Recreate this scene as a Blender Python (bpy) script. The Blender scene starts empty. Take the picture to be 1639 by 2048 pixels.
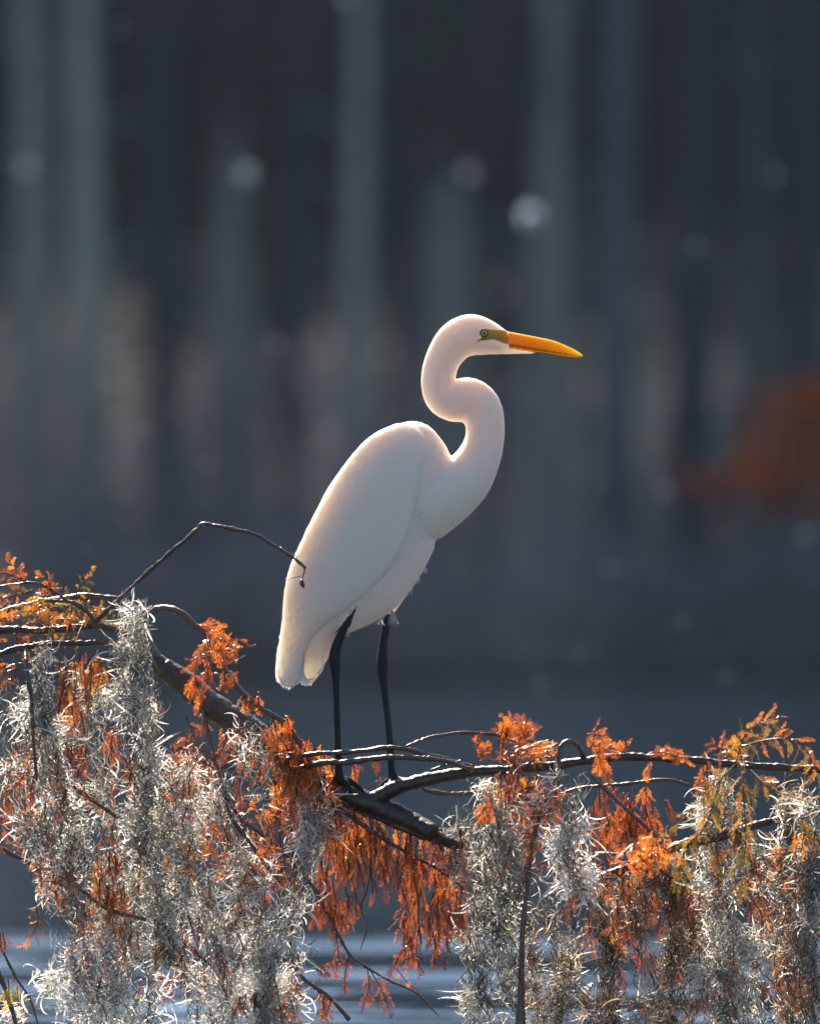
import bpy, math, random
import numpy as np
from mathutils import Vector

random.seed(7)
rng = np.random.default_rng(7)
sc = bpy.context.scene
R = math.radians

# ------------------------------------------------------------------ camera, sky, sun, exposure
CAM = Vector((0.0, -12.0, 0.9))
PITCH = math.atan(276 / 12000)
cd = bpy.data.cameras.new('camera')
cam = bpy.data.objects.new('camera', cd)
sc.collection.objects.link(cam)
cam.location = CAM
cam.rotation_euler = (R(90) + PITCH, 0, 0)
cd.sensor_fit = 'VERTICAL'
cd.sensor_height = 36
cd.lens = 36 * 12 / 2.048
cd.clip_start = 0.1
cd.clip_end = 2000
cd.dof.use_dof = True
cd.dof.focus_distance = 12.0
cd.dof.aperture_fstop = 2.1
sc.camera = cam

SUN_EL, SUN_AZ = 43.0, -19.0
w = bpy.data.worlds.new('World')
sc.world = w
w.use_nodes = True
nt = w.node_tree
bg = nt.nodes['Background']
sky = nt.nodes.new('ShaderNodeTexSky')
sky.sky_type = 'NISHITA'
sky.sun_disc = False
sky.sun_elevation = R(SUN_EL)
sky.sun_rotation = R(SUN_AZ)
sky.air_density = 1.0
sky.dust_density = 0.4
sky.ozone_density = 3.0
nt.links.new(sky.outputs[0], bg.inputs[0])
bg.inputs[1].default_value = 0.05
ld = bpy.data.lights.new('sun', 'SUN')
ld.energy = 5.0
ld.angle = R(0.53)
ld.color = (1.0, 0.88, 0.74)
sun = bpy.data.objects.new('sun', ld)
sc.collection.objects.link(sun)
sd = Vector((math.sin(R(SUN_AZ)) * math.cos(R(SUN_EL)), math.cos(R(SUN_AZ)) * math.cos(R(SUN_EL)), math.sin(R(SUN_EL))))
sun.rotation_euler = sd.to_track_quat('Z', 'Y').to_euler()
sun.location = sd * 50
sc.view_settings.view_transform = 'Standard'
sc.view_settings.look = 'None'
sc.view_settings.exposure = 1.95
sc.view_settings.gamma = 1.0
sc.view_settings.use_white_balance = True
sc.view_settings.white_balance_temperature = 6850
sc.view_settings.white_balance_tint = 11
sc.cycles.use_denoising = True
sc.cycles.max_bounces = 8
sc.cycles.transparent_max_bounces = 8
sc.cycles.volume_bounces = 0
sc.cycles.sample_clamp_indirect = 6

# ------------------------------------------------------------------ helpers
CP, SP = math.cos(PITCH), math.sin(PITCH)
def P(px, py, Y=0.0):
    """point at world depth Y seen at photo pixel (px, py)"""
    u = (px - 819.5) / 12000.0
    v = (1024 - py) / 12000.0
    d = Vector((u, CP - v * SP, SP + v * CP))
    t = (Y - CAM.y) / d.y
    return CAM + d * t

def link(o, parent=None):
    sc.collection.objects.link(o)
    if parent is not None:
        o.parent = parent
        o.matrix_parent_inverse = parent.matrix_world.inverted()
    return o

def tag(o, label=None, cat=None, group=None, kind=None):
    if label: o['label'] = label
    if cat: o['category'] = cat
    if group: o['group'] = group
    if kind: o['kind'] = kind
    return o

def empty(name, loc):
    o = bpy.data.objects.new(name, None)
    sc.collection.objects.link(o)
    o.empty_display_size = 0.05
    o.location = loc
    bpy.context.view_layer.update()
    return o

def np_mesh(name, V, F, mat, parent=None, smooth=True, cols=None):
    """V (n,3), F list of (m,k) arrays of faces"""
    me = bpy.data.meshes.new(name)
    V = np.asarray(V, dtype=np.float32)
    if not isinstance(F, (list, tuple)):
        F = [F]
    F = [np.asarray(f, dtype=np.int32) for f in F if len(f)]
    loops = np.concatenate([f.ravel() for f in F])
    sizes = np.concatenate([np.full(len(f), f.shape[1], dtype=np.int32) for f in F])
    starts = np.concatenate([[0], np.cumsum(sizes)[:-1]]).astype(np.int32)
    me.vertices.add(len(V)); me.vertices.foreach_set('co', V.ravel())
    me.loops.add(len(loops)); me.loops.foreach_set('vertex_index', loops)
    me.polygons.add(len(sizes)); me.polygons.foreach_set('loop_start', starts)
    me.polygons.foreach_set('loop_total', sizes)
    me.update(calc_edges=True)
    me.validate()
    if smooth:
        me.polygons.foreach_set('use_smooth', np.ones(len(me.polygons), dtype=bool))
    if cols is not None and len(me.vertices) == len(V):
        a = me.color_attributes.new('tint', 'FLOAT_COLOR', 'POINT')
        c = np.ones((len(V), 4), dtype=np.float32); c[:, :3] = cols
        a.data.foreach_set('color', c.ravel())
    me.materials.append(mat)
    o = bpy.data.objects.new(name, me)
    return link(o, parent)

class Acc:
    def __init__(self): self.V = []; self.F3 = []; self.F4 = []; self.C = []; self.n = 0
    def add(self, V, F, col=None):
        V = np.asarray(V).reshape(-1, 3); F = np.asarray(F)
        (self.F3 if F.shape[1] == 3 else self.F4).append(F + self.n)
        self.V.append(V); self.n += len(V)
        self.C.append(np.tile(np.asarray(col if col is not None else (1, 1, 1), dtype=np.float32), (len(V), 1)) if col is None or np.ndim(col) == 1 else col)
    def build(self, name, mat, parent=None, smooth=True):
        F = []
        if self.F3: F.append(np.concatenate(self.F3))
        if self.F4: F.append(np.concatenate(self.F4))
        return np_mesh(name, np.concatenate(self.V), F, mat, parent, smooth, np.concatenate(self.C))

def catmull(pts, n):
    """pts (k,d) -> smooth curve of n points, spaced by arc length"""
    p = np.asarray(pts, float)
    if len(p) == 2:
        t = np.linspace(0, 1, n)[:, None]; return p[0] * (1 - t) + p[1] * t
    q = np.vstack([2 * p[0] - p[1], p, 2 * p[-1] - p[-2]])
    out = []
    m = 24
    for i in range(1, len(q) - 2):
        t = np.linspace(0, 1, m, endpoint=False)[:, None]
        a, b, c, d = q[i - 1], q[i], q[i + 1], q[i + 2]
        out.append(0.5 * ((2 * b) + (-a + c) * t + (2 * a - 5 * b + 4 * c - d) * t ** 2 + (-a + 3 * b - 3 * c + d) * t ** 3))
    out.append(p[-1:]); out = np.vstack(out)
    s = np.concatenate([[0], np.cumsum(np.linalg.norm(np.diff(out[:, :3], axis=0), axis=1))])
    t = np.linspace(0, s[-1], n)
    return np.stack([np.interp(t, s, out[:, k]) for k in range(out.shape[1])], 1)

def tube(acc, C, rad, sides=8, col=None, knob=0.0):
    """tube round curve C (n,3) with radii (n,)"""
    C = np.asarray(C, float); n = len(C)
    T = np.gradient(C, axis=0); T /= np.linalg.norm(T, axis=1)[:, None] + 1e-9
    ref = np.array([0.0, 1.0, 0.03]); A = np.cross(T, ref)
    bad = np.linalg.norm(A, axis=1) < 0.1
    A[bad] = np.cross(T[bad], np.array([1.0, 0, 0]))
    A /= np.linalg.norm(A, axis=1)[:, None]; B = np.cross(T, A)
    th = np.linspace(0, 2 * math.pi, sides, endpoint=False)
    rr = np.asarray(rad, float)[:, None] * (1 + knob * rng.normal(size=(n, sides)))
    V = C[:, None, :] + rr[..., None] * (np.cos(th)[None, :, None] * A[:, None, :] + np.sin(th)[None, :, None] * B[:, None, :])
    V = V.reshape(-1, 3)
    i = np.arange(n - 1)[:, None] * sides; j = np.arange(sides)[None, :]; k = (j + 1) % sides
    F = np.stack([i + j, i + k, i + sides + k, i + sides + j], -1).reshape(-1, 4)
    acc.add(V, F, col)
    e0 = np.vstack([V[:sides], C[:1]]); f0 = np.array([[sides, (a + 1) % sides, a] for a in range(sides)])
    acc.add(e0, f0, col)
    e1 = np.vstack([V[-sides:], C[-1:]]); f1 = np.array([[sides, a, (a + 1) % sides] for a in range(sides)])
    acc.add(e1, f1, col)

def batch_ribbons(acc, C, rad, col=None):
    N, n, _ = C.shape
    T = np.gradient(C, axis=1); T /= np.linalg.norm(T, axis=2, keepdims=True) + 1e-9
    A = np.cross(T, rng.normal(size=(N, 1, 3))); A /= np.linalg.norm(A, axis=2, keepdims=True) + 1e-9
    V = np.stack([C - A * rad[..., None], C + A * rad[..., None]], 2)
    c = np.arange(N)[:, None] * n * 2; i = np.arange(n - 1)[None] * 2
    F = np.stack([c + i, c + i + 1, c + i + 3, c + i + 2], -1).reshape(-1, 4)
    acc.add(V.reshape(-1, 3), F, np.repeat(col, n * 2, axis=0))

def batch_tubes(acc, C, rad, sides=3, col=None):
    """many curves at once: C (N,n,3), rad (N,n)"""
    N, n, _ = C.shape
    T = np.gradient(C, axis=1); T /= np.linalg.norm(T, axis=2, keepdims=True) + 1e-9
    ref = rng.normal(size=(N, 1, 3)); A = np.cross(T, ref); A /= np.linalg.norm(A, axis=2, keepdims=True) + 1e-9
    B = np.cross(T, A)
    th = np.linspace(0, 2 * math.pi, sides, endpoint=False)
    V = C[:, :, None, :] + rad[:, :, None, None] * (np.cos(th)[None, None, :, None] * A[:, :, None, :] + np.sin(th)[None, None, :, None] * B[:, :, None, :])
    c = np.arange(N)[:, None, None] * n * sides; i = np.arange(n - 1)[None, :, None] * sides
    j = np.arange(sides)[None, None, :]; k = (j + 1) % sides
    F = np.stack([c + i + j, c + i + k, c + i + sides + k, c + i + sides + j], -1).reshape(-1, 4)
    cc = None if col is None else np.repeat(col, n * sides, axis=0)
    acc.add(V.reshape(-1, 3), F, cc if cc is not None else (1, 1, 1))

# ------------------------------------------------------------------ materials
def mat_new(name):
    m = bpy.data.materials.new(name); m.use_nodes = True
    return m, m.node_tree, m.node_tree.nodes['Principled BSDF']

def N(nt, t, **kw):
    n = nt.nodes.new(t)
    for k, v in kw.items():
        if k in n.inputs.keys(): n.inputs[k].default_value = v
        else: setattr(n, k, v)
    return n

def leafy(name, trans=0.5, rough=0.5, spec=0.4, boost=1.0, noise=None, tmul=(1, 1, 1)):
    """thin leaf / strand: coloured by its own 'tint', light passes through"""
    m, nt, b = mat_new(name)
    at = N(nt, 'ShaderNodeAttribute', attribute_name='tint')
    b.inputs['Roughness'].default_value = rough
    b.inputs['Specular IOR Level'].default_value = spec
    tr = N(nt, 'ShaderNodeBsdfTranslucent'); mx = N(nt, 'ShaderNodeMixShader', Fac=trans)
    col = at.outputs['Color']
    if noise:
        nz = N(nt, 'ShaderNodeTexNoise', Scale=noise, Detail=3)
        hs = N(nt, 'ShaderNodeHueSaturation'); mr = N(nt, 'ShaderNodeMapRange')
        mr.inputs['To Min'].default_value = 0.6; mr.inputs['To Max'].default_value = 1.4
        nt.links.new(nz.outputs['Fac'], mr.inputs['Value']); nt.links.new(mr.outputs[0], hs.inputs['Value'])
        nt.links.new(col, hs.inputs['Color']); col = hs.outputs[0]
    nt.links.new(col, b.inputs['Base Color'])
    tm = N(nt, 'ShaderNodeMix', data_type='RGBA', blend_type='MULTIPLY'); tm.inputs[0].default_value = 1
    tm.inputs[7].default_value = (*tmul, 1)
    nt.links.new(col, tm.inputs[6]); nt.links.new(tm.outputs[2], tr.inputs['Color'])
    nt.links.new(b.outputs[0], mx.inputs[1]); nt.links.new(tr.outputs[0], mx.inputs[2])
    nt.links.new(mx.outputs[0], nt.nodes['Material Output'].inputs[0])
    return m

def bark(name, c1, c2, scale=60, rough=0.5, spec=0.5, bump=0.4, stretch=(1, 1, 1), dist=0.004):
    m, nt, b = mat_new(name)
    tc = N(nt, 'ShaderNodeTexCoord'); mp = N(nt, 'ShaderNodeMapping'); mp.inputs['Scale'].default_value = stretch
    nz = N(nt, 'ShaderNodeTexNoise', Scale=scale, Detail=6, Roughness=0.65)
    cr = N(nt, 'ShaderNodeValToRGB')
    cr.color_ramp.elements[0].color = (*c1, 1); cr.color_ramp.elements[0].position = 0.35
    cr.color_ramp.elements[1].color = (*c2, 1); cr.color_ramp.elements[1].position = 0.68
    bp = N(nt, 'ShaderNodeBump', Strength=bump, Distance=dist)
    L = nt.links.new
    L(tc.outputs['Object'], mp.inputs[0]); L(mp.outputs[0], nz.inputs[0]); L(nz.outputs['Fac'], cr.inputs[0])
    L(cr.outputs[0], b.inputs['Base Color']); L(nz.outputs['Fac'], bp.inputs['Height']); L(bp.outputs[0], b.inputs['Normal'])
    b.inputs['Roughness'].default_value = rough; b.inputs['Specular IOR Level'].default_value = spec
    return m

M_bark = bark('cypress_bark', (0.014, 0.009, 0.007), (0.065, 0.046, 0.033), 90, 0.38, 0.6, 0.6)
M_twig = bark('twig_bark', (0.035, 0.018, 0.012), (0.12, 0.07, 0.05), 160, 0.33, 0.7, 0.5, dist=0.002)
M_leaf = leafy('cypress_leaf', 0.5, 0.3, 0.6, tmul=(1.25, 1.0, 0.7))
M_dull = bark('dull_twig', (0.02, 0.012, 0.01), (0.05, 0.03, 0.02), 120, 0.95, 0.0)
M_moss = leafy('moss_strand', 0.5, 0.5, 0.4)
M_blade = leafy('background_leaf', 0.1, 0.8, 0.05)

# ------------------------------------------------------------------ far setting: water, bank, wooded rise
def water():
    m, nt, b = mat_new('lake_water')
    b.inputs['Base Color'].default_value = (0.008, 0.02, 0.035, 1)
    b.inputs['Roughness'].default_value = 0.06
    b.inputs['IOR'].default_value = 1.33
    b.inputs['Specular Tint'].default_value = (0.62, 0.85, 1.0, 1)  # sky reflection coloured bluer than the sky gives
    L = nt.links.new
    tc = N(nt, 'ShaderNodeTexCoord'); mp = N(nt, 'ShaderNodeMapping'); mp.inputs['Scale'].default_value = (0.42, 1.0, 1)
    n1 = N(nt, 'ShaderNodeTexNoise', Scale=0.95, Detail=2.0, Roughness=0.42, Distortion=0.5)
    n2 = N(nt, 'ShaderNodeTexNoise', Scale=9, Detail=2)
    # the breeze stops short of the far bank: calm water there
    sp = N(nt, 'ShaderNodeSeparateXYZ'); mr = N(nt, 'ShaderNodeMapRange')
    mr.inputs['From Min'].default_value = 7.9; mr.inputs['From Max'].default_value = 6.9
    mr.inputs['To Min'].default_value = 0.05; mr.inputs['To Max'].default_value = 1.0
    mu = N(nt, 'ShaderNodeMath', operation='MULTIPLY')
    ad = N(nt, 'ShaderNodeMath', operation='MULTIPLY_ADD'); ad.inputs[1].default_value = 0.012
    bp = N(nt, 'ShaderNodeBump', Strength=1.0, Distance=0.36)
    L(tc.outputs['Object'], mp.inputs[0]); L(mp.outputs[0], n1.inputs[0]); L(mp.outputs[0], n2.inputs[0])
    L(n2.outputs['Fac'], ad.inputs[0]); L(n1.outputs['Fac'], ad.inputs[2])
    L(tc.outputs['Object'], sp.inputs[0]); L(sp.outputs['Y'], mr.inputs[0])
    L(ad.outputs[0], mu.inputs[0]); L(mr.outputs[0], mu.inputs[1])
    L(mu.outputs[0], bp.inputs['Height']); L(bp.outputs[0], b.inputs['Normal'])
    xs = np.linspace(-400, 400, 41); ys = np.linspace(-160, 150, 40)
    X, Y = np.meshgrid(xs, ys); V = np.stack([X, Y, np.zeros_like(X)], -1).reshape(-1, 3)
    nx = len(xs); i = np.arange(len(ys) - 1)[:, None] * nx; j = np.arange(nx - 1)[None, :]
    F = np.stack([i + j, i + j + 1, i + nx + j + 1, i + nx + j], -1).reshape(-1, 4)
    tag(np_mesh('water', V, F, m), kind='structure')

def terrain():
    m = bark('leaf_litter', (0.05, 0.045, 0.045), (0.10, 0.088, 0.085), 0.6, 0.9, 0.05, 0.5, dist=0.2)
    xs = np.linspace(-400, 400, 161); ys = np.concatenate([np.linspace(142, 250, 60), np.linspace(256, 900, 30)])
    X, Y = np.meshgrid(xs, ys)
    t = Y - 147.5 - 0.8 * np.sin(X * 0.21) - 0.5 * np.sin(X * 0.57 + 1)
    Z = np.where(t < 0, t * 0.25, 0.35 * (1 - np.exp(-t / 1.2)) + np.clip(t, 0, 40) * 0.05)
    r = np.clip((Y - 180) / 75, 0, 1); r = r * r * (3 - 2 * r)
    Z = Z + r * (26 + 2.2 * np.sin(X * 0.05) + 1.3 * np.sin(X * 0.13 + Y * 0.02)) + 0.12 * np.sin(X * 0.9) * np.sin(Y * 0.8)
    V = np.stack([X, Y, Z], -1).reshape(-1, 3); nx = len(xs)
    i = np.arange(len(ys) - 1)[:, None] * nx; j = np.arange(nx - 1)[None, :]
    F = np.stack([i + j, i + j + 1, i + nx + j + 1, i + nx + j], -1).reshape(-1, 4)
    tag(np_mesh('ground', V, F, m), kind='structure')
    V2 = np.array([[-400, -160, -1.5], [400, -160, -1.5], [400, 147, -1.5], [-400, 147, -1.5]], float)
    mm = bark('lake_mud', (0.02, 0.018, 0.015), (0.04, 0.03, 0.025), 2, 0.9, 0.1)
    tag(np_mesh('lake_bed', V2, np.array([[0, 1, 2, 3]]), mm), kind='structure')

def leaf_cloud(acc, n, centre, rad, size, cols, sub=None):
    """n small leaf faces gathered in clumps through an ellipsoid"""
    nc = sub or max(6, n // 60)
    d = rng.normal(size=(nc, 3)); d /= np.linalg.norm(d, axis=1)[:, None]
    cc = d * (rng.random((nc, 1)) ** 0.45)
    ci = rng.integers(0, nc, n)
    p = cc[ci] + rng.normal(size=(n, 3)) * 0.15
    p = p * np.asarray(rad) + np.asarray(centre)
    a = rng.normal(size=(n, 3)); a /= np.linalg.norm(a, axis=1)[:, None]
    b = np.cross(a, rng.normal(size=(n, 3))); b /= np.linalg.norm(b, axis=1)[:, None]
    s = size * (0.6 + 0.8 * rng.random((n, 1)))
    V = np.stack([p - a * s, p + b * s * 0.5, p + a * s, p - b * s * 0.5], 1).reshape(-1, 3)
    F = np.arange(n * 4).reshape(-1, 4)
    cols = np.asarray(cols, float)
    cl = cols[rng.integers(0, len(cols), nc)][ci] * (0.7 + 0.6 * rng.random((n, 1)))
    acc.add(V, F, np.repeat(cl, 4, axis=0))

def far_trees():
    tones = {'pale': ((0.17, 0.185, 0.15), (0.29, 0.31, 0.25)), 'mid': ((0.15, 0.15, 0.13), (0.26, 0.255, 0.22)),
             'dark': ((0.006, 0.010, 0.015), (0.014, 0.021, 0.028)), 'haze_blue': ((0.05, 0.065, 0.075), (0.10, 0.125, 0.14))}  # haze put into the bark: greys lifted, dark and bluish tones tinted
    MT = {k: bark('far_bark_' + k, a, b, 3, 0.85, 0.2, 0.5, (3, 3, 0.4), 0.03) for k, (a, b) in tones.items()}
    spec = [  # px centre, width px, depth, tone, height
        (60, 120, 160, 'mid', 27), (172, 110, 159, 'pale', 29), (330, 90, 160, 'dark', 26), (470, 150, 168, 'mid', 25),
        (590, 75, 158, 'dark', 25), (708, 78, 158, 'pale', 29), (790, 50, 158, 'dark', 26), (890, 170, 166, 'mid', 27),
        (985, 45, 156, 'dark', 25), (1110, 150, 163, 'mid', 26), (1235, 120, 160, 'haze_blue', 28), (1385, 120, 157, 'dark', 27),
        (1500, 80, 162, 'haze_blue', 26), (1610, 110, 158, 'dark', 27), (-60, 70, 160, 'dark', 26), (1710, 80, 158, 'dark', 27)]
    words = {'pale': 'pale grey-green', 'mid': 'grey', 'dark': 'dark'}
    for k, (px, wpx, Y, tone, H) in enumerate(spec):
        H *= 0.8; Y = 157 + (Y - 157) * 0.4
        base = P(px, 1300, Y); r = wpx / 12000 * (Y + 12) / 2
        gz = 0.2 + (Y - 148) * 0.05
        root = empty('cypress_tree', (base.x, Y, gz))
        side = 'far left' if px < 300 else 'left' if px < 650 else 'behind the egret' if px < 1000 else 'right' if px < 1400 else 'far right'
        nth = ['widest', 'straight', 'slim', 'tall'][k % 4]
        a = Acc(); n = 26; t = np.linspace(0, 1, n)
        C = np.stack([base.x + 0.25 * np.sin(t * 4 + k) * t, np.full(n, Y) + 0.1 * np.cos(t * 5 + k), gz - 0.3 + t * H], 1)
        rad = r * (1 - 0.72 * t) + r * 0.9 * np.exp(-t * H / 0.9)
        tube(a, C, rad, 14, None, 0.03)
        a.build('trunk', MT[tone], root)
        for q in range(6):
            la = Acc(); h = 0.5 + 0.5 * q / 6; an = random.uniform(0, 6.28); L = (1.15 - h) * 4.5
            p0 = C[int(h * (n - 1))]
            e = p0 + np.array([math.cos(an) * L, math.sin(an) * L, 0.6 + L * 0.1])
            tube(la, catmull([p0, (p0 + e) / 2 + [0, 0, 0.4], e], 8), np.linspace(r * 0.14, 0.02, 8), 5)
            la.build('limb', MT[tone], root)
        ca = Acc()
        greens = [(0.006, 0.018, 0.014), (0.008, 0.02, 0.018), (0.016, 0.03, 0.016), (0.004, 0.011, 0.016)]
        leaf_cloud(ca, 4200, (base.x, Y + 5.6, gz + H * 0.82), (4.6, 4.0, H * 0.23), 0.3, greens)
        ca.build('crown', M_blade, root)
        lab = FAR_LABELS[k]
        tag(root, lab, 'tree', 'blurred cypress trees along the far bank')

FAR_LABELS = [
    'blurred grey cypress trunk at the left edge, beside the widest pale trunk',
    'widest pale blurred trunk near the left edge on the far bank',
    'dark blurred trunk just right of the wide pale left trunk',
    'slim grey blurred trunk above the bare arching twig',
    'dark slim blurred trunk next left of the pale middle trunk',
    'pale grey-green blurred trunk rising behind the back of the egret',
    'dark slim blurred trunk next right of the pale middle trunk',
    'grey blurred trunk straight above the neck of the egret',
    'dark slim blurred trunk above the crown of the head of the egret',
    'grey blurred trunk just beyond the tip of the orange bill',
    'broad grey blurred trunk on the right, second beyond the bill tip',
    'broad dark blurred trunk right of the broad grey one',
    'dark slim blurred trunk above the blurred orange foliage',
    'dark blurred trunk at the right edge above the blurred foliage',
    'dark blurred trunk cut by the left edge of the picture',
    'grey blurred trunk cut by the right edge of the picture']

def thicket():
    a = Acc()
    for k in range(420):
        x = -26 + 52 * rng.random(); y = 149.5 + 32 * rng.random(); h = 1.5 + 8.5 * rng.random() ** 1.6
        c = [[(0.21, 0.185, 0.195), (0.28, 0.245, 0.255)], [(0.20, 0.19, 0.20), (0.28, 0.26, 0.265)], [(0.09, 0.105, 0.125), (0.16, 0.175, 0.195)]][rng.integers(0, 3) if x < 5.5 else 2]  # mist put into leaf colours: lifted mauve-grey, bluer to the right
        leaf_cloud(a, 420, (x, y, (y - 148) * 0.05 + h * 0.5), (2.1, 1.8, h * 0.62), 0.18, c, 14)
    for k in range(230):     # low scrub right along the water's edge, its pale greys carrying mist
        x = -18 + 36 * rng.random(); y = 148.4 + 2.2 * rng.random(); h = 1.2 + 2.6 * rng.random()
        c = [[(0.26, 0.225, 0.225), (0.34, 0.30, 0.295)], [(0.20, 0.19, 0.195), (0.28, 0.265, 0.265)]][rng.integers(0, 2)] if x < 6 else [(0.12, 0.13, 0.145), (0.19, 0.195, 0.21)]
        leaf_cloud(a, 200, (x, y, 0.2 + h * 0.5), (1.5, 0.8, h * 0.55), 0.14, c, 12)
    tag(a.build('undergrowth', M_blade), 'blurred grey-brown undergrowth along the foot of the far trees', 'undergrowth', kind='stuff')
    a = Acc()
    for k in range(520):
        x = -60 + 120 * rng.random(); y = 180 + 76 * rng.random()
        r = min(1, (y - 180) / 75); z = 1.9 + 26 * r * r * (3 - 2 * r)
        c = [(0.003, 0.009, 0.015), (0.005, 0.013, 0.021), (0.005, 0.013, 0.011)]  # greens tinted towards navy for the blue of the distant air
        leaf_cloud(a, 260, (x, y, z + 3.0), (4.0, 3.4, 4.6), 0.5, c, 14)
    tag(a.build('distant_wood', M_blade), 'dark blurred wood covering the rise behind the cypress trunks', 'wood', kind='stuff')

water(); terrain(); far_trees(); thicket()

# ------------------------------------------------------------------ the egret
def feather_mat():
    m, nt, b = mat_new('egret_skin_and_feather')
    L = nt.links.new
    a = N(nt, 'ShaderNodeAttribute', attribute_name='tint')
    wm = N(nt, 'ShaderNodeAttribute', attribute_name='feathered')
    L(a.outputs['Color'], b.inputs['Base Color'])
    b.inputs['Roughness'].default_value = 0.55
    b.inputs['Specular IOR Level'].default_value = 0.25
    b.inputs['Subsurface Radius'].default_value = (1.0, 0.87, 0.75)
    b.inputs['Subsurface Scale'].default_value = 0.042
    L(wm.outputs['Fac'], b.inputs['Subsurface Weight'])
    nz = N(nt, 'ShaderNodeTexNoise', Scale=70, Detail=4)
    tc = N(nt, 'ShaderNodeTexCoord'); mp = N(nt, 'ShaderNodeMapping')
    mp.inputs['Rotation'].default_value = (0, R(-32), 0); mp.inputs['Scale'].default_value = (1, 1, 0.3)
    bp = N(nt, 'ShaderNodeBump', Strength=0.4, Distance=0.004)
    vo = N(nt, 'ShaderNodeTexVoronoi', Scale=34); vo.inputs['Randomness'].default_value = 0.8
    ma = N(nt, 'ShaderNodeMath', operation='MULTIPLY_ADD'); ma.inputs[1].default_value = 0.35
    L(mp.outputs[0], vo.inputs['Vector']); L(vo.outputs['Distance'], ma.inputs[0]); L(nz.outputs['Fac'], ma.inputs[2])
    L(tc.outputs['Object'], mp.inputs[0]); L(mp.outputs[0], nz.inputs[0]); L(ma.outputs[0], bp.inputs['Height']); L(bp.outputs[0], b.inputs['Normal'])
    return m

def in_poly(x, y, poly):
    c = np.zeros(len(x), bool); n = len(poly)
    for i in range(n):
        x0, y0 = poly[i]; x1, y1 = poly[(i + 1) % n]
        if y0 == y1: continue
        k = ((y0 > y) != (y1 > y)) & (x < (x1 - x0) * (y - y0) / (y1 - y0) + x0)
        c ^= k
    return c

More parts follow.
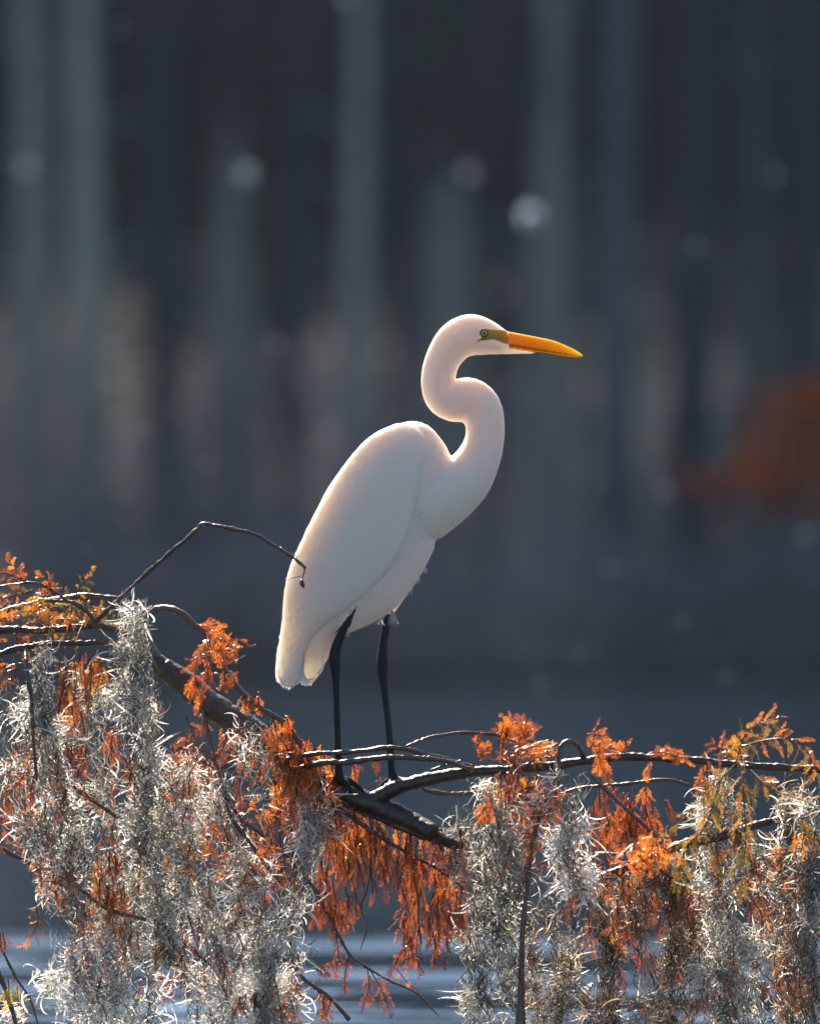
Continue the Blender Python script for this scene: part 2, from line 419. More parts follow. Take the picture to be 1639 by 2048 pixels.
BIRD_Y = 0.0
def egret():
    root = empty('egret', P(730, 1570, 0))
    tag(root, 'white great egret with orange bill and black legs standing on the mossy branch', 'bird')
    us = 24; vs = 14
    u = np.linspace(0, 2 * math.pi, us, endpoint=False); v = np.linspace(0, math.pi, vs + 1)[1:-1]
    S = np.array([[math.sin(b) * math.cos(a), math.cos(b), math.sin(b) * math.sin(a)] for b in v for a in u])
    S = np.vstack([S, [[0, 1, 0]], [[0, -1, 0]]])
    F4 = np.array([[i * us + j, i * us + (j + 1) % us, (i + 1) * us + (j + 1) % us, (i + 1) * us + j] for i in range(vs - 2) for j in range(us)])
    nb = (vs - 1) * us
    F3 = np.array([[nb, (j + 1) % us, j] for j in range(us)] + [[nb + 1, (vs - 2) * us + j, (vs - 2) * us + (j + 1) % us] for j in range(us)])
    acc = Acc()
    def chain(pts, step=4.0):
        """pts: (px, py, r, depth radius, depth offset) in millimetres/pixels -> closed ellipsoids"""
        pts = np.array(pts, float)
        L = np.linalg.norm(np.diff(pts[:, :2], axis=0), axis=1).sum()
        c = catmull(pts, max(3, int(L / step)))
        for q in c:
            o = np.array(P(q[0], q[1], q[4] / 1000))
            Vs = S * np.array([q[2], q[3], q[2]]) / 1000 + o
            acc.add(Vs, F4); acc.add(Vs, F3)
    # head and neck
    chain([(1016, 685, 19, 13, 0), (995, 681, 26, 19, 0), (968, 674, 36, 25, 0), (940, 670, 41.5, 29, 0), (912, 682, 40, 29, 0),
           (890, 710, 36, 29, 0), (878, 742, 34.5, 29, 0), (877, 772, 35, 30, 0), (888, 793, 39, 31, 0), (908, 803, 40.5, 33, 0),
           (935, 800, 45, 33, 0), (957, 815, 44, 34, 0), (969, 845, 39.5, 36, 0), (968, 882, 39.5, 38, 0), (955, 920, 44, 42, 0),
           (931, 957, 53, 47, 0), (893, 985, 64, 54, 0), (845, 1005, 80, 60, 0)], 3.0)
    # chin feathering under the bill
    chain([(985, 693, 16, 13, 0), (1020, 697, 11.5, 9, 0), (1050, 701, 7, 6, 0), (1068, 704, 3.5, 4, 0)], 3)
    # bill
    chain([(1012, 680, 17.5, 13, 0), (1060, 687, 15.5, 10.5, 0), (1101, 694, 14, 8, 0), (1130, 702, 11, 6, 0), (1150, 708, 7.5, 4.5, 0), (1161, 711.5, 4, 3, 0)], 2.5)
    # trunk
    chain([(824, 902, 60, 46, 0), (812, 945, 95, 58, 0), (795, 985, 117, 64, 0), (763, 1029, 119, 66, 0), (734, 1083, 119, 64, 0), (703, 1134, 113, 60, 0),
           (678, 1170, 97, 54, 0), (652, 1205, 74, 46, 0), (640, 1240, 53, 36, 0), (636, 1275, 36, 26, 0), (628, 1312, 27, 16, 0), (620, 1343, 19, 10, 0), (617, 1357, 12, 6, 0)])
    chain([(820, 1083, 50, 44, 0), (788, 1130, 56, 44, 0), (752, 1176, 55, 42, 0), (715, 1210, 46, 36, 0)])
    # folded wings
    for s in (-1, 1):
        chain([(803, 896, 50, 24, 36 * s), (778, 928, 67, 27, 49 * s), (752, 982, 82, 28, 57 * s), (731, 1032, 89, 28, 59 * s), (708, 1075, 91, 27, 58 * s),
               (681, 1117, 85, 26, 54 * s), (651, 1156, 74, 24, 48 * s), (626, 1194, 58, 21, 40 * s), (605, 1235, 40, 17, 32 * s),
               (589, 1275, 29, 13, 25 * s), (579, 1316, 26, 10, 18 * s), (577, 1342, 24, 8, 14 * s), (577, 1358, 17, 6, 12 * s)])
    # thighs and legs
    chain([(735, 1165, 40, 24, -32), (714, 1196, 20, 15, -36), (699, 1224, 8.5, 8.5, -38), (688, 1255, 8, 8, -36), (673, 1293, 10.5, 9, -34), (669, 1320, 12.5, 11, -34),
           (671, 1348, 10, 9, -33), (672, 1381, 7.8, 7.5, -32), (674, 1447, 7.2, 7, -30), (676, 1502, 7.5, 7, -28), (677, 1540, 8.2, 8, -26), (679, 1558, 10, 10, -25)], 2.5)
    chain([(800, 1150, 34, 24, 30), (787, 1190, 22, 17, 32), (777, 1228, 9.5, 9.5, 33), (770, 1262, 8.8, 8.5, 33), (765, 1299, 9.5, 9, 33), (764, 1331, 13, 11, 32),
           (765, 1352, 10.5, 9.5, 32), (768, 1381, 8, 7.5, 31), (772, 1414, 7.5, 7, 30), (779, 1480, 7.4, 7, 28), (782, 1535, 8, 8, 26), (786, 1556, 10.5, 10, 25)], 2.5)
    # toes closed over the limb
    for tl in ([(679, 1557, 8, 8, -25), (694, 1560, 7, 7, -26), (709, 1569, 6, 6, -26), (722, 1579, 4.5, 4.5, -24), (728, 1586, 2.5, 2.5, -23)],
               [(679, 1557, 8, 8, -25), (690, 1564, 6.5, 6.5, -38), (700, 1578, 5.5, 5.5, -43), (704, 1592, 3, 3, -43)],
               [(679, 1557, 8, 8, -25), (688, 1560, 6.5, 6.5, -10), (698, 1570, 5.5, 5.5, 6), (703, 1580, 3, 3, 16)],
               [(679, 1557, 8, 8, -25), (668, 1557, 6.5, 6.5, -22), (655, 1556, 5, 5, -18), (646, 1558, 3, 3, -16)],
               [(786, 1557, 8, 8, 25), (797, 1559, 7, 7, 20), (808, 1561, 5.5, 5.5, 12), (816, 1566, 3, 3, 5)],
               [(786, 1557, 8, 8, 25), (781, 1566, 6.5, 6.5, 10), (777, 1574, 5.5, 5.5, -8), (775, 1584, 3, 3, -20)],
               [(786, 1557, 8, 8, 25), (796, 1562, 6.5, 6.5, 30), (806, 1568, 5, 5, 32)],
               [(786, 1557, 8, 8, 25), (774, 1563, 6.5, 6.5, 30), (762, 1572, 5, 5, 32), (755, 1578, 3, 3, 32)]):
        chain(tl, 2.0)
    raw = acc.build('raw', M_leaf)
    rm = raw.modifiers.new('r', 'REMESH'); rm.mode = 'VOXEL'; rm.voxel_size = 0.0022
    sm = raw.modifiers.new('s', 'SMOOTH'); sm.factor = 0.5; sm.iterations = 7
    dg = bpy.context.evaluated_depsgraph_get()
    me = bpy.data.meshes.new_from_object(raw.evaluated_get(dg))
    bpy.data.objects.remove(raw)
    me.name = 'body'
    n = len(me.vertices)
    co = np.empty(n * 3, np.float32); me.vertices.foreach_get('co', co); co = co.reshape(-1, 3).astype(float)
    nn = np.empty(n * 3, np.float32); me.vertices.foreach_get('normal', nn); nn = nn.reshape(-1, 3).astype(float)
    # to drawing millimetres (exact inverse of P)
    d = co - np.array(CAM); fw = d[:, 1] * CP + d[:, 2] * SP; up = -d[:, 1] * SP + d[:, 2] * CP
    X = 819.5 + 12000 * d[:, 0] / fw; Yp = 1024 - 12000 * up / fw
    # soft edges: how feathered each point is
    ledge = 1226 + (X < 735) * -6.0
    leg = (Yp > 1222) & ((X > 690) | (Yp > 1250)) & (Yp > 0)
    lx = np.interp(Yp, [1215, 1229, 1255, 1293, 1321, 1381, 1502, 1560, 1600], [702, 697, 688, 672, 669, 672, 676, 680, 690])
    rx = np.interp(Yp, [1215, 1231, 1264, 1299, 1330, 1381, 1480, 1560, 1600], [780, 775, 769, 765, 764, 768, 779, 787, 795])
    legm = ((np.abs(X - lx) < np.where(Yp < 1262, 11, 16)) & (co[:, 1] < -0.0245) & (co[:, 1] > -0.056) & (Yp > 1234 - (X - lx) * 2.2)) | ((np.abs(X - rx) < 17) & (co[:, 1] > 0.02) & (Yp > 1228))
    legm &= ~((X < 664) & (Yp < 1290) & (co[:, 1] > -0.026))
    legm |= Yp > 1385
    beak = (X > 1013) & in_poly(X, Yp, [(1011, 640), (1200, 660), (1200, 740), (1072, 740), (1066, 704.5), (1040, 700), (1016, 696), (1019, 690)])
    lore = in_poly(X, Yp, [(957, 665), (962, 659.5), (972, 658), (992, 660), (1013, 661), (1019, 690), (1003, 685), (990, 679.5), (974, 680), (952, 683), (963, 676)])
    W = np.array([0.83, 0.735, 0.63]); col = np.tile(W, (n, 1)); fe = np.ones(n)
    col[legm] = np.array([0.016, 0.017, 0.020]) * (0.6 + 0.9 * rng.random((int(legm.sum()), 1))); fe[legm] = 0
    t = np.clip((X[beak] - 1013) / 40, 0, 1)[:, None]
    bc = np.array([0.90, 0.32, 0.02]) * (1 - t) + np.array([0.98, 0.33, 0.002]) * t
    line = np.abs(Yp[beak] - (689 + (X[beak] - 1013) * 0.165)) < 1.9
    bc[line] *= 0.42
    col[beak] = bc; fe[beak] = 0.35
    tl = np.clip((Yp[lore] - 659) / 24, 0, 1)[:, None]
    col[lore] = np.array([0.66, 0.36, 0.02]) * (1 - tl) + np.array([0.30, 0.17, 0.03]) * tl; tx = np.clip((X[lore] - 988) / 28, 0, 1)[:, None]; col[lore] = col[lore] * (1 - tx) + np.array([0.70, 0.27, 0.02]) * tx; te = np.clip(1 - (X[lore] - 955) / 16, 0, 1)[:, None]; col[lore] = col[lore] * (1 - 0.6 * te); fe[lore] = 0.3
    ca = me.color_attributes.new('tint', 'FLOAT_COLOR', 'POINT')
    c4 = np.ones((n, 4), np.float32); c4[:, :3] = col; ca.data.foreach_set('color', c4.ravel())
    fa = me.attributes.new('feathered', 'FLOAT', 'POINT'); fa.data.foreach_set('value', fe.astype(np.float32))
    me.materials.clear(); me.materials.append(feather_mat())
    me.polygons.foreach_set('use_smooth', np.ones(len(me.polygons), bool))
    body = bpy.data.objects.new('body', me); link(body, root)
    # fine outer plumage, lying back along the body
    ok = np.where((fe > 0.9) & (X < 1060))[0]
    pick = rng.choice(ok, 20000)
    p = co[pick]; nrm = nn[pick]; px = X[pick]; py = Yp[pick]
    neck = py < 900
    # stroke direction along the neck then down the body
    path = catmull([(1060, 690), (968, 674), (940, 672), (890, 710), (877, 760), (908, 803), (950, 805), (969, 850), (955, 920), (860, 990), (734, 1083), (652, 1205), (590, 1350)], 300)
    i0 = np.argmin((path[None, :, 0] - px[:, None]) ** 2 + (path[None, :, 1] - py[:, None]) ** 2, axis=1)
    tg = np.gradient(path, axis=0); tg /= np.linalg.norm(tg, axis=1)[:, None]
    D = np.stack([tg[i0, 0], np.zeros(len(p)), -tg[i0, 1]], 1)
    D = D - nrm * (D * nrm).sum(1)[:, None]; D /= np.linalg.norm(D, axis=1)[:, None] + 1e-6
    lift = 0.18 + 0.25 * rng.random((len(p), 1))
    D = D + nrm * lift + rng.normal(size=p.shape) * 0.10
    D /= np.linalg.norm(D, axis=1)[:, None]
    sd_ = np.cross(D, nrm); sd_ /= np.linalg.norm(sd_, axis=1)[:, None] + 1e-6
    ln = (0.006 + 0.007 * rng.random((len(p), 1))) * np.where(neck, 0.75, 1.0)[:, None]
    wd = 0.0003 + 0.00025 * rng.random((len(p), 1))
    p = p - nrm * 0.0008
    V = np.stack([p - sd_ * wd, p + sd_ * wd, p + D * ln * 0.6 + sd_ * wd * 0.8, p + D * ln, p + D * ln * 0.6 - sd_ * wd * 0.8], 1).reshape(-1, 3)
    F = np.arange(len(p) * 5).reshape(-1, 5)
    fm = leafy('plumage', 0.5, 0.6, 0.1)
    np_mesh('plumage', V, F, fm, root, False, np.tile(np.array([0.9, 0.88, 0.85]), (len(V), 1)))
    # long feathers: wing tips, tail, loose belly and thigh plumes
    a = Acc()
    def feather(x0, y0, x1, y1, wd, Y, bend=0.0):
        c0 = np.array(P(x0, y0, Y)); c1 = np.array(P(x1, y1, Y + bend)); n = 9; t = np.linspace(0, 1, n)[:, None]
        c = c0 * (1 - t) + c1 * t
        ax = c1 - c0; ax /= np.linalg.norm(ax); s = np.cross(ax, [0, 1.0, 0.0]); s /= np.linalg.norm(s)
        prof = (np.sin(np.clip(t * 0.84 + 0.12, 0, 1) * math.pi) ** 0.5) * wd / 1000; c[-1] -= ax * 0.002
        V = np.stack([c - s * prof, c + [0, -0.0015, 0], c + s * prof], 1).reshape(-1, 3)
        F = np.array([[i * 3 + j, i * 3 + j + 1, i * 3 + j + 4, i * 3 + j + 3] for i in range(n - 1) for j in range(2)])
        a.add(V, F, np.array([0.88, 0.85, 0.80]))
    for s in (-1, 1):
        for k in range(7):
            f = k / 6
            feather(583 + 16 * f, 1265, 559 + 36 * f, 1367 + 7 * math.sin(f * 3.1), 17, s * (0.022 - 0.01 * f) , -s * 0.006)
    for k in range(7):
        f = k / 6
        feather(622 + 16 * f, 1280 - 8 * f, 607 + 27 * f, 1373 - 22 * f, 16, 0.006 * (k % 3) - 0.006)
    a.build('flight_feathers', fm, root)
    def wisps(x, y, dx, dy, cnt, spread, Y, ln=26):
        C = []; b = Acc()
        for _ in range(cnt):
            q0 = np.array([x + random.uniform(-spread, spread), y + random.uniform(-spread, spread) * 0.5])
            L = ln * random.uniform(0.6, 1.1); an = math.atan2(dy, dx) + random.uniform(-0.3, 0.3)
            e = q0 + L * np.array([math.cos(an), math.sin(an)]); m = (q0 + e) / 2 + [random.uniform(-2, 2), 0]
            C.append(catmull([list(P(*q0, Y)), list(P(*m, Y)), list(P(*e, Y))], 6))
        C = np.array(C); rad = np.tile(np.linspace(0.0006, 0.0002, 6), (cnt, 1))
        batch_tubes(b, C, rad, 3, np.tile([0.9, 0.88, 0.85], (cnt, 1)))
        b.build('loose_plume', fm, root)
    wisps(750, 1230, 0.5, 1, 34, 12, 0.01, 17); wisps(783, 1222, 0.15, 1, 30, 3, 0.02, 30); wisps(702, 1221, -0.35, 1, 16, 4, -0.048, 9)
    wisps(812, 1174, 0.1, 1, 40, 10, 0.0, 14); wisps(830, 1154, 0.15, 1, 40, 7, 0, 14); wisps(692, 1258, 0.1, 1, 24, 3, -0.02, 18)
    wisps(846, 1134, 0.1, 1, 30, 6, 0, 12);
    # eyes
    def em(name, c, r=0.15):
        m, nt, q = mat_new(name); q.inputs['Base Color'].default_value = (*c, 1); q.inputs['Roughness'].default_value = r; return m
    m_iris = em('iris', (0.62, 0.55, 0.22)); m_pupil = em('pupil', (0.01, 0.01, 0.01), 0.05); m_rim = em('eyelid', (0.03, 0.025, 0.02), 0.5)
    hd = bpy.data.objects
    for s in (-1, 1):
        y0 = s * 0.0245
        def disc(name, mat, rad, dep, dy, par):
            acc2 = Acc(); o = np.array(P(968, 666.5, y0 + s * dy))
            Vs = S * np.array([rad, dep, rad]) / 1000 + o; acc2.add(Vs, F4); acc2.add(Vs, F3)
            return acc2.build(name, mat, par)
        e = disc('eye', m_iris, 6.2, 5.5, 0.0, root)
        disc('pupil', m_pupil, 3.0, 2.2, 0.0042, e)
        disc('eyelid', m_rim, 8.0, 4.0, -0.0002, e)
egret()

# ------------------------------------------------------------------ branches, twigs, foliage
ORANGE = [(0.60, 0.19, 0.03), (0.46, 0.13, 0.03), (0.66, 0.27, 0.045), (0.26, 0.08, 0.03)]
RUST = [(0.27, 0.075, 0.03), (0.34, 0.10, 0.035), (0.19, 0.055, 0.03), (0.42, 0.15, 0.05)]
GOLD = [(0.55, 0.26, 0.03), (0.60, 0.21, 0.03), (0.42, 0.25, 0.04), (0.26, 0.20, 0.04)]
OLIVE = [(0.25, 0.19, 0.025), (0.17, 0.15, 0.025), (0.38, 0.21, 0.03)]
WINE = [(0.20, 0.05, 0.05), (0.15, 0.04, 0.05), (0.28, 0.07, 0.04)]

def spray(acc, p0, d, L, col, needle=0.010, width=0.00085, droop=0.4, curl=0.0):
    """one feathery cypress leaf: a rachis with two rows of needles"""
    n = 12; d = np.asarray(d, float); d /= np.linalg.norm(d)
    g = np.array([0, 0, -1.0]); pts = [np.asarray(p0, float)]; dd = d.copy()
    cv = rng.normal(size=3) * 0.06
    for i in range(n):
        dd = dd + g * droop / n * 2 + cv; dd /= np.linalg.norm(dd)
        pts.append(pts[-1] + dd * L / n)
    C = np.array(pts)
    k = max(8, int(L / 0.0030)); t = (np.arange(k) + 0.5) / k
    T = np.gradient(C, axis=0); T /= np.linalg.norm(T, axis=1)[:, None]
    idx = t * n; i0 = idx.astype(int); f = (idx - i0)[:, None]
    c = C[i0] * (1 - f) + C[i0 + 1] * f; tt = T[i0]
    nr = rng.normal(size=3); s = np.cross(tt, nr); s /= np.linalg.norm(s, axis=1)[:, None]
    up = np.cross(s, tt)
    V = []
    prof = np.sin(np.clip(t * 0.92 + 0.10, 0, 1) * math.pi) ** 0.5
    fold = rng.uniform(-0.2, 0.9)
    for sg in (-1, 1):
        dv = s * sg * 0.85 + tt * 0.7 + up * fold + rng.normal(size=(k, 3)) * 0.25
        dv /= np.linalg.norm(dv, axis=1)[:, None]
        l = needle * prof[:, None] * (0.8 + 0.4 * rng.random((k, 1)))
        w_ = tt * width
        V.append(np.stack([c - w_ * 0.5, c + dv * l * 0.5 - w_, c + dv * l, c + dv * l * 0.5 + w_], 1))
    V = np.concatenate(V).reshape(-1, 3)
    cc = np.asarray(col) * (0.75 + 0.5 * rng.random()); 
    cv_ = np.tile(cc, (len(V), 1)) * (0.85 + 0.3 * np.repeat(rng.random(len(V) // 4), 4))[:, None]
    acc.add(V, np.arange(len(V)).reshape(-1, 4), cv_)
    s2 = s.mean(0); s2 /= np.linalg.norm(s2) + 1e-9
    r = width * 0.6
    V2 = np.stack([C - s2 * r, C + s2 * r], 1).reshape(-1, 3)
    acc.add(V2, np.array([[2 * i, 2 * i + 1, 2 * i + 3, 2 * i + 2] for i in range(n)]), np.asarray(cc) * 0.5)

def foliage(root, boxes, name='foliage'):
    """boxes: (x0,y0,x1,y1 pixels, depth, depth spread, count, palette, length mm, mode)"""
    a = Acc()
    for (x0, y0, x1, y1, Y, dY, cnt, pal, L, mode) in boxes:
        nsub = max(1, cnt // 5)
        for q in range(nsub):
            cx = rng.uniform(x0, x1); cy = rng.uniform(y0, y1); yy = Y + rng.uniform(-dY, dY)
            col = pal[rng.integers(0, len(pal))]
            if mode == 'up': ax = np.array([rng.uniform(-0.5, 0.5), rng.uniform(-0.5, 0.5), 1.0])
            elif mode == 'down': ax = np.array([rng.uniform(-0.4, 0.4), rng.uniform(-0.5, 0.5), -1.0])
            elif mode == 'right': ax = np.array([1.0, rng.uniform(-0.5, 0.5), rng.uniform(-0.3, 0.4)])
            elif mode == 'left': ax = np.array([-1.0, rng.uniform(-0.5, 0.5), rng.uniform(-0.3, 0.4)])
            else: ax = rng.normal(size=3)
            ax /= np.linalg.norm(ax)
            base = np.array(P(cx, cy, yy)); tl = L / 1000 * rng.uniform(0.6, 1.0)
            tw = np.array([base + ax * tl * f + np.array([0, 0, -0.25 * tl * f * f]) for f in np.linspace(0, 1, 6)])
            tube(a, tw, np.linspace(0.0014, 0.0006, 6), 4, (0.10, 0.045, 0.03))
            m = max(1, int(round(cnt / nsub)))
            for j in range(m):
                f = (j + 0.3) / m; b = tw[int(f * 5)]
                sd = np.cross(ax, rng.normal(size=3)); sd /= np.linalg.norm(sd)
                d = ax * 0.8 + sd * 0.8 * (1 if j < m - 1 else 0.1)
                spray(a, b, d, L / 1000 * rng.uniform(0.55, 1.05) * (1 - 0.3 * f), col, needle=0.0085 * rng.uniform(0.8, 1.25), droop={'down': 0.9, 'up': 0.15}.get(mode, 0.45))
    return a.build(name, M_leaf, root, smooth=False)

def sprig(root, pts, pal, L=40, gap=14, r0=1.6, mode=0.4, name='sprig', side=1.0):
    """a leafy twig: a thin stem along pts (px,py,depth) with feathery leaves alternating along it"""
    q = [list(P(*p)) for p in pts]; n = 30; C = catmull(q, n); a = Acc()
    tube(a, C, np.linspace(r0, 0.5, n) / 1000, 5, (0.09, 0.045, 0.03))
    ln = np.linalg.norm(np.diff(C, axis=0), axis=1).sum(); k = max(3, int(ln * 1000 / gap))
    T = np.gradient(C, axis=0); T /= np.linalg.norm(T, axis=1)[:, None]
    for j in range(k):
        f = 0.12 + 0.88 * (j + 0.5) / k; i = min(n - 1, int(f * n)); sgn = 1 if j % 2 else -1
        sd = np.cross(T[i], [0.15, 1, 0.1]); sd /= np.linalg.norm(sd)
        d = T[i] * 0.8 + sd * sgn * 0.8 * side + rng.normal(size=3) * 0.3
        if j >= k - 2: d = T[i] + rng.normal(size=3) * 0.15
        spray(a, C[i], d, L / 1000 * rng.uniform(0.6, 1.1), pal[rng.integers(0, len(pal))], needle=0.008 * rng.uniform(0.8, 1.2), droop=mode)
    return a.build(name, M_leaf, root, smooth=False)

def limb(root, pts, r0, r1, name='twig', mat=None, Y=0.0, sides=9, knob=0.05, stubs=0, rad=None):
    """pts: (px,py[,depth]) ; r in mm"""
    q = [list(P(p[0], p[1], p[2] if len(p) > 2 else Y)) for p in pts]
    L = sum((Vector(q[i]) - Vector(q[i + 1])).length for i in range(len(q) - 1))
    n = max(8, int(L / 0.0045)); C = catmull(q, n)
    t = np.linspace(0, 1, n)
    rr = (r0 * (1 - t) + r1 * t) / 1000 if rad is None else np.interp(t, np.linspace(0, 1, len(rad)), rad) / 1000
    C = C + (np.cumsum(rng.normal(size=(n, 3)), axis=0) * 0.00025 * (np.sin(t * math.pi))[:, None])
    w_ = 1 + np.clip(0.0007 / rr, 0.03, 0.18) * np.sin(t * L * 90 + rng.random() * 6) * (rng.random(n) > 0.3) + np.clip(0.0004 / rr, 0.02, 0.11) * rng.normal(size=n)
    a = Acc(); tube(a, C, rr * w_, sides, None, knob)
    for k in range(stubs):
        i = rng.integers(2, n - 2); d = rng.normal(size=3); d[2] = abs(d[2]) * 0.7; d /= np.linalg.norm(d)
        l = rng.uniform(0.004, 0.012); tube(a, np.array([C[i], C[i] + d * l * 0.6, C[i] + d * l]), [0.0016, 0.001, 0.0004], 5)
    return a.build(name, mat or M_twig, root)

# perch limb with its long side limb
B1 = empty('cypress_branch', P(740, 1595, 0))
tag(B1, 'thick mossy cypress branch the egret stands on, forking at its feet', 'branch')
limb(B1, [(289, 1225, 0.05), (289, 1273, 0.05), (312, 1324, 0.05), (371, 1366, 0.04), (422, 1410, 0.04), (469, 1440, 0.03), (560, 1500, 0.01), (625, 1550, 0), (672, 1580, 0), (715, 1600, 0), (766, 1620, 0), (812, 1638, -0.02), (866, 1666, -0.05)],
     0, 0, 'limb', M_bark, sides=18, knob=0.03, rad=[11, 15, 22, 26, 26, 26, 24, 23, 22, 24, 23, 20, 18])
limb(B1, [(735, 1606, 0), (765, 1590, -0.005), (790, 1576, -0.01), (832, 1564, -0.01), (890, 1552, 0), (949, 1544, 0.01), (1008, 1541, 0.01), (1058, 1534, 0), (1117, 1528, 0), (1168, 1521, 0), (1250, 1513, 0), (1331, 1517, 0), (1409, 1521, 0), (1507, 1529, 0), (1585, 1534, 0), (1680, 1540, 0), (1850, 1560, 0.05)],
     0, 0, 'side_limb', M_bark, sides=12, rad=[17, 14, 12, 10, 9, 8.5, 8, 8, 8, 8, 8, 7], stubs=8)
limb(B1, [(855, 1655, -0.04), (885, 1682, -0.02), (925, 1692, 0)], 13, 8, 'limb_stub', M_bark)
limb(B1, [(281, 1223, 0.05), (292, 1232, 0.04), (312, 1219, 0.03), (336, 1216, 0.02), (363, 1226, 0.0), (394, 1254, -0.01), (430, 1297, -0.02), (453, 1344, -0.02), (480, 1379, -0.02), (519, 1414, -0.02), (570, 1447, -0.02), (600, 1490, -0.03), (640, 1560, -0.03)], 7, 4.5, stubs=10)
limb(B1, [(672, 1602, 0.03), (742, 1630, 0.02), (820, 1664, 0.01), (880, 1688, 0)], 8, 6)
limb(B1, [(640, 1590, 0.03), (734, 1656, -0.03), (805, 1700, -0.03), (875, 1738, -0.02), (930, 1780, 0)], 5, 2.5)
limb(B1, [(1168, 1519, 0), (1155, 1492, -0.03), (1136, 1483, -0.04), (1121, 1497, -0.05), (1115, 1529, -0.06), (1101, 1575, -0.07), (1078, 1642, -0.08), (1062, 1704, -0.09), (1056, 1770, -0.1), (1047, 1848, -0.1), (1043, 1946, -0.1), (1039, 2070, -0.1)], 0, 0, rad=[6, 6, 6, 5.5, 5, 5, 5, 6, 8, 11], stubs=6)
limb(B1, [(845, 1560, 0.02), (851, 1580, 0.06), (914, 1587, 0.08), (1000, 1581, 0.1), (1090, 1600, 0.12)], 5, 3, stubs=3)
limb(B1, [(820, 1665, 0), (824, 1720, -0.02), (836, 1790, -0.03), (838, 1840, -0.03), (842, 1890, -0.03)], 3.2, 1.4)
limb(B1, [(740, 1660, 0), (740, 1751, -0.02), (723, 1814, -0.02), (734, 1853, -0.02), (720, 1900, -0.02)], 3, 1.2)
limb(B1, [(470, 1420, 0.03), (520, 1560, 0.06), (580, 1690, 0.04), (643, 1802, 0), (668, 1849, -0.02), (699, 1908, -0.03), (734, 1935, -0.03), (781, 1962, -0.03), (832, 1986, -0.03), (877, 2032, -0.03)], 0, 0, rad=[5, 4.5, 4, 3.5, 3, 2.4, 1.2], stubs=6)
limb(B1, [(560, 1500, 0.05), (560, 1700, 0.08), (575, 1880, 0.02), (598, 1947, -0.02), (629, 1974, -0.03), (660, 1997, -0.03), (699, 2040, -0.03)], 0, 0, rad=[5, 4, 4, 4, 4.5, 4.5, 4], stubs=4)
foliage(B1, [
    (385, 1245, 470, 1330, -0.18, 0.08, 90, ORANGE, 42, 'any'), (380, 1270, 420, 1380, -0.3, 0.08, 40, ORANGE, 40, 'down'),
    (430, 1300, 480, 1360, -0.1, 0.06, 30, RUST, 34, 'any'),
    (470, 1370, 520, 1410, -0.04, 0.03, 20, ORANGE, 34, 'down'),
    (515, 1425, 580, 1470, -0.04, 0.03, 60, ORANGE, 36, 'down'), (560, 1465, 640, 1540, -0.04, 0.05, 150, RUST + ORANGE, 40, 'down'),
    (540, 1480, 650, 1620, 0.0, 0.06, 170, ORANGE, 56, 'down'), (590, 1520, 660, 1600, -0.05, 0.04, 90, ORANGE, 50, 'down')], 'foliage')
foliage(B1, [
    (640, 1600, 760, 1680, 0.02, 0.06, 140, RUST, 60, 'down'), (680, 1640, 930, 1740, 0.0, 0.07, 230, ORANGE + RUST + RUST + WINE, 56, 'down'),
    (640, 1640, 720, 1800, 0.02, 0.05, 120, RUST, 56, 'down'), (800, 1700, 935, 1840, 0.02, 0.06, 200, RUST + RUST + ORANGE, 52, 'down'),
    (690, 1610, 860, 1680, 0.05, 0.05, 70, GOLD, 60, 'down'),
    (630, 1780, 720, 1830, 0.0, 0.04, 60, RUST, 46, 'down'), (800, 1790, 900, 1880, 0.0, 0.03, 90, RUST, 48, 'down')], 'foliage')
foliage(B1, [
    (595, 1920, 640, 1960, -0.01, 0.02, 24, WINE, 40, 'any'), (640, 1985, 680, 2010, -0.2, 0.03, 16, ORANGE, 36, 'down'),
    (560, 1960, 600, 2048, 0.0, 0.03, 20, WINE, 44, 'down')], 'foliage')
foliage(B1, [
    (1080, 1480, 1130, 1520, -0.12, 0.05, 50, ORANGE, 42, 'left'), (1160, 1465, 1210, 1500, -0.25, 0.05, 24, ORANGE, 48, 'right'),
    (1175, 1480, 1215, 1540, -0.3, 0.05, 22, ORANGE, 40, 'down'), (1000, 1540, 1120, 1600, -0.06, 0.06, 120, ORANGE, 50, 'down'),
    (1000, 1580, 1110, 1680, 0.06, 0.06, 90, RUST, 50, 'down'), (1290, 1500, 1400, 1516, -0.3, 0.1, 34, ORANGE, 36, 'right'),
    (1180, 1560, 1310, 1640, 0.05, 0.06, 160, RUST, 56, 'down'), (1230, 1600, 1330, 1690, 0.05, 0.06, 110, RUST, 46, 'down'),
    (1235, 1500, 1260, 1512, 0.0, 0.02, 6, ORANGE, 26, 'up'), (960, 1600, 1010, 1640, -0.25, 0.05, 28, ORANGE, 36, 'any')], 'foliage')
foliage(B1, [
    (1390, 1520, 1500, 1600, -0.2, 0.1, 26, OLIVE, 58, 'down'), (1395, 1510, 1420, 1530, -0.35, 0.05, 12, ORANGE, 62, 'down'),
    (1440, 1490, 1520, 1530, -0.2, 0.08, 16, GOLD, 40, 'any'), (1400, 1650, 1490, 1720, -0.22, 0.1, 16, OLIVE, 54, 'down')], 'foliage')
